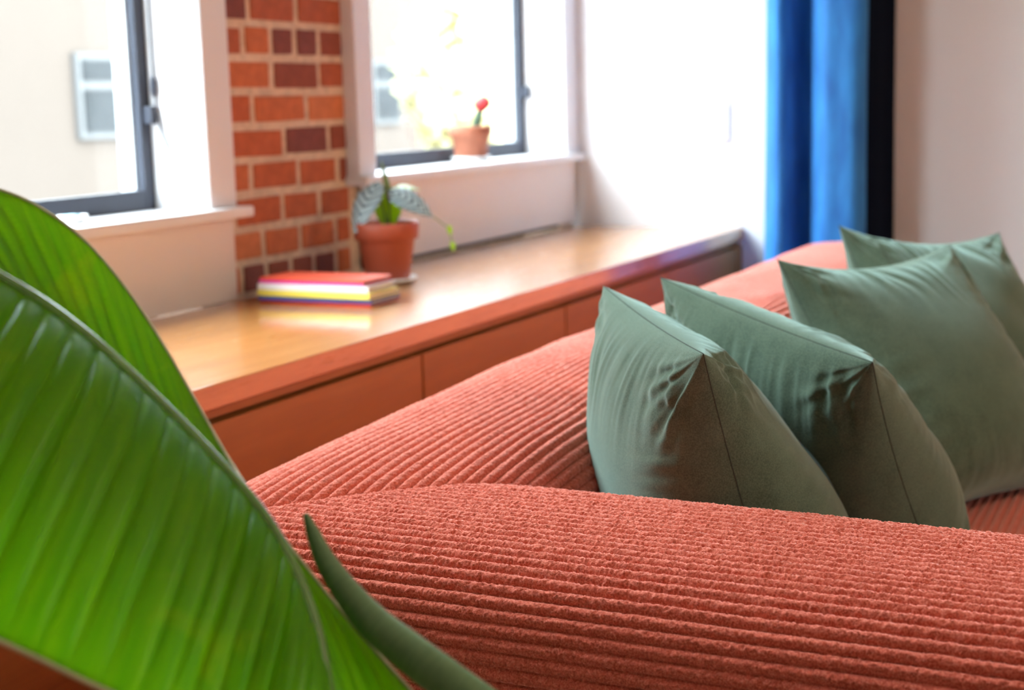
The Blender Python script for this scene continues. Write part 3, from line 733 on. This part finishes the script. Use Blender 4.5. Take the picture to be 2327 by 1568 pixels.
# ------------------------------------------------------------------ foreground banana plant
def big_leaf():
    mid = [(-330, 470, .96), (-160, 545, .975), (0, 632, .985), (100, 692, .99), (200, 768, .995), (300, 858, 1.0), (400, 955, 1.0), (500, 1060, .995), (580, 1152, .985), (640, 1245, .97), (685, 1345, .95), (718, 1450, .93), (745, 1600, .91)]
    rgt_ = [(-330, 380, 1.10), (-160, 392, 1.12), (0, 432, 1.13), (100, 478, 1.135), (200, 555, 1.135), (290, 662, 1.13), (365, 775, 1.12), (440, 905, 1.10), (520, 1045, 1.06), (600, 1165, 1.01), (690, 1283, 1.0), (800, 1420, 0.985), (960, 1600, .96)]
    lft = [(-900, 1180, .80), (-700, 1250, .81), (-420, 1330, .82), (-240, 1385, .825), (-80, 1425, .83), (60, 1484, .835), (190, 1546, .84), (330, 1610, .845), (440, 1660, .85), (550, 1700, .85), (620, 1740, .85), (680, 1740, .86), (740, 1720, .88)]
    NT_ = 260; NS = 44
    Mw = interp([atd(*p) for p in mid], NT_); Rw = interp([atd(*p) for p in rgt_], NT_); Lw = interp([atd(*p) for p in lft], NT_)
    root = empty('bird_of_paradise_plant', (0.78, 0.20, 0.0)); tag(root, 'large glossy green leaf plant in the left foreground', 'plant')
    rl = np.array(root.location)
    t = np.linspace(0, 1, NT_)
    for nm, E, bow, sgn, slant in (('leaf_half', Lw, 0.035, 1, 0.0), ('leaf_half', Rw, -0.03, -1, 0.33)):
        v = np.linspace(0, 1, NS)
        P = Mw[:, None] * (1 - v)[None, :, None] + E[:, None] * v[None, :, None]
        du = np.gradient(P, axis=0); dv = np.gradient(P, axis=1); nn = np.cross(du, dv); nn /= np.linalg.norm(nn, axis=2)[..., None] + 1e-9
        if np.mean(nn @ cF) > 0: nn = -nn
        wlen = np.linalg.norm(E - Mw, axis=1)
        wlen = wlen / wlen.max()
        Tn, Vn = np.meshgrid(t, v, indexing='ij')
        ph = (Tn + slant * Vn) * 22 + 0.8 * vnoise(Tn * 9, Vn * 1.2, 3)
        vein = -0.0030 * np.exp(-(((ph % 1) - 0.5) / 0.14) ** 2) * (0.4 + 1.2 * hash01(np.floor(ph), np.floor(ph) * 0, np.full(ph.shape, 5)))
        wavy = 0.010 * vnoise(Tn * 7, Vn * 1.5, 8) * Vn
        off = (bow * np.sin(np.pi * Vn ** 0.8) * wlen[:, None] + (vein + wavy) * np.clip(Vn * 6, 0, 1) * np.clip((1 - Vn) * 5, 0, 1) * np.clip(wlen[:, None] * 3, 0, 1))
        P = P + nn * off[..., None]
        uv = np.stack([Vn, Tn + slant * Vn], -1)
        ob = link(nm, grid_mesh(nm, P - rl, uv=uv), M['leaf'], root)
        m = ob.modifiers.new('thickness', 'SOLIDIFY'); m.thickness = 0.0008; m.offset = 0
        # pale leathery margin
        tube('leaf_margin', (P[:, -1] - rl)[::3], 0.0016, M['leaf_edge'], ob, 6)
    rad = np.interp(np.linspace(0, 1, NT_), [0, 1], [0.0046, 0.0064])
    tube('midrib', (Mw - rl)[::3] - np.outer(np.ones(len(Mw[::3])), cF) * 0.003, rad[::3], M['midrib'], root, 12)
    # rolled young leaf beside the blade, seen from its grey-green back
    rc = [(694, 1168, .985), (712, 1215, .985), (737, 1272, .98), (780, 1338, .975), (842, 1412, .965), (912, 1472, .955), (985, 1528, .945), (1150, 1650, .93)]
    rr = [0.0005, 0.0042, 0.0066, 0.0088, 0.0115, 0.0130, 0.0135, 0.0140]
    C = interp([atd(*p) for p in rc], 70); Rr = np.interp(np.linspace(0, 7, 70), np.arange(8), rr)
    th = np.linspace(-0.2, 2 * np.pi - 0.6, 36)
    Tg = np.gradient(C, axis=0); Tg /= np.linalg.norm(Tg, axis=1)[:, None]
    P = np.zeros((70, 36, 3))
    for i in range(70):
        u = cF - Tg[i] * (cF @ Tg[i]); u /= np.linalg.norm(u); w = np.cross(Tg[i], u)
        sp = 1 - 0.25 * (th - th[0]) / (th[-1] - th[0])
        P[i] = C[i] + Rr[i] * (sp * np.cos(th))[:, None] * u + Rr[i] * (sp * np.sin(th))[:, None] * w
    uv = np.stack(np.broadcast_arrays(np.linspace(0, 1, 36)[None], np.linspace(0, 1, 70)[:, None]), -1)
    ob = link('rolled_leaf', grid_mesh('rolled_leaf', P - rl, uv=uv), M['leaf_under'], root)
    m = ob.modifiers.new('thickness', 'SOLIDIFY'); m.thickness = 0.0012
    # petioles down to the pot and the pot itself
    pb = np.array([0.78, 0.20, 0.36])
    tube('petiole', interp([Mw[-1], Mw[-1] * .6 + pb * .4 - np.array([0, 0, .02]), pb + np.array([0, .02, .02]), pb - np.array([0, 0, .06])], 24) - rl, 0.011, M['midrib'], root, 12)
    tube('petiole', interp([C[-1], C[-1] * .5 + pb * .5 - np.array([0, 0, .03]), pb + np.array([.02, 0, .02]), pb - np.array([-.01, 0, .06])], 24) - rl, 0.012, M['midrib'], root, 12)
    lathe('pot', [(0, 0), (0.11, 0), (0.115, 0.005), (0.145, 0.30), (0.15, 0.34), (0.14, 0.34), (0.132, 0.31), (0, 0.305)], M['glaze'], root, 40)
    lathe('soil', [(0, 0.316), (0.08, 0.315), (0.133, 0.311)], M['soil'], root, 30)
big_leaf()

# ------------------------------------------------------------------ outside
M['facade'] = plain('pale_facade', (0.066, 0.054, 0.046, 1), 0.9, 0.03, 0.6, Specular_IOR_Level=0.0)
M['facade_trim'] = plain('pale_facade_trim', (0.075, 0.075, 0.075, 1), 0.8, 0.02, 1, Specular_IOR_Level=0.0)
M['far_glass'] = plain('far_window_panes', (0.028, 0.030, 0.031, 1), 0.5, 0.08, 2, Specular_IOR_Level=0.0)
M['pavement'] = plain('pavement', (0.06, 0.055, 0.05, 1), 0.9, 0.05, 1, Specular_IOR_Level=0.0)
M['foliage'] = leaf_mat('autumn_foliage', ((0.60, 0.57, 0.34, 1), (0.70, 0.66, 0.42, 1)), ((0.60, 0.57, 0.30, 1), (0.70, 0.67, 0.36, 1)), 0.5, 0.9)
YFAC = 9.5; ZG = -3.5
struct(box('ground', -30, 60, YW + 0.4, 40, ZG - 0.2, ZG, M['pavement'], None, 0))
fac = empty('facade_building', (10, YFAC, ZG)); tag(fac, 'pale peach building seen overexposed through the windows', 'building')
box('wall', -26, 34, 0.0, 0.6, 0.0, 8.2, M['facade'], fac, 0)
box('cornice', -26, 34, -0.25, 0.6, 8.2, 8.6, M['facade_trim'], fac, 0.02)
gA = ony(160, 120, YFAC); gB = ony(280, 312, YFAC)
def far_window(x0, x1, z0, z1):
    f = box('window', x0 - 10, x1 - 10, -0.06, 0.0, z0 - ZG, z1 - ZG, M['facade_trim'], fac, 0.01); zm = (z0 + z1) / 2 + 0.1
    box('pane', x0 + .06 - 10, x1 - .06 - 10, -0.075, -0.06, zm + .04 - ZG, z1 - .06 - ZG, M['far_glass'], f, 0)
    box('pane', x0 + .06 - 10, x1 - .06 - 10, -0.075, -0.06, z0 + .06 - ZG, zm - .04 - ZG, M['far_glass'], f, 0)
w0 = (gB[0] - gA[0])
far_window(gA[0], gB[0], gB[2], gA[2])
for k in range(1, 9): far_window(gA[0] + k * 2.6, gB[0] + k * 2.6, gB[2], gA[2])
def tree(x, y, h, r, seed, label):
    root = empty('street_tree', (x, y, ZG)); tag(root, label, 'tree', 'trees across the street')
    rg = np.random.default_rng(seed)
    tube('trunk', [(0, 0, 0), (0.05, 0, h * .4), (0, 0.05, h * .8)], [0.14, 0.11, 0.05], M['soil'], root, 10)
    n = 1500; d = rg.normal(size=(n, 3)); d /= np.linalg.norm(d, axis=1)[:, None]
    c = d * (r * rg.random(n)[:, None] ** 0.4) * np.array([1, 1, 1.15]) + np.array([0, 0, h])
    a = rg.normal(size=(n, 3)); a /= np.linalg.norm(a, axis=1)[:, None]; b = np.cross(a, d); b /= np.linalg.norm(b, axis=1)[:, None] + 1e-6
    sz = 0.13 * (0.6 + rg.random(n))[:, None]
    V = np.stack([c - a * sz, c + b * sz * .6, c + a * sz, c - b * sz * .6], 1).reshape(-1, 3)
    me = mesh_from('foliage', V, [(4 * i, 4 * i + 1, 4 * i + 2, 4 * i + 3) for i in range(n)])
    ob = link('foliage', me, M['foliage'], root); ob['kind'] = 'stuff'
t1 = ony(-150, 20, 7.0); t2 = ony(1095, 130, 7.0)
tree(t1[0], 7.0, t1[2] - ZG + 0.9, 0.75, 1, 'yellow-green tree behind the left window')
tree(t2[0], 7.0, t2[2] - ZG - 0.1, 0.9, 2, 'pale yellow tree behind the cactus window')
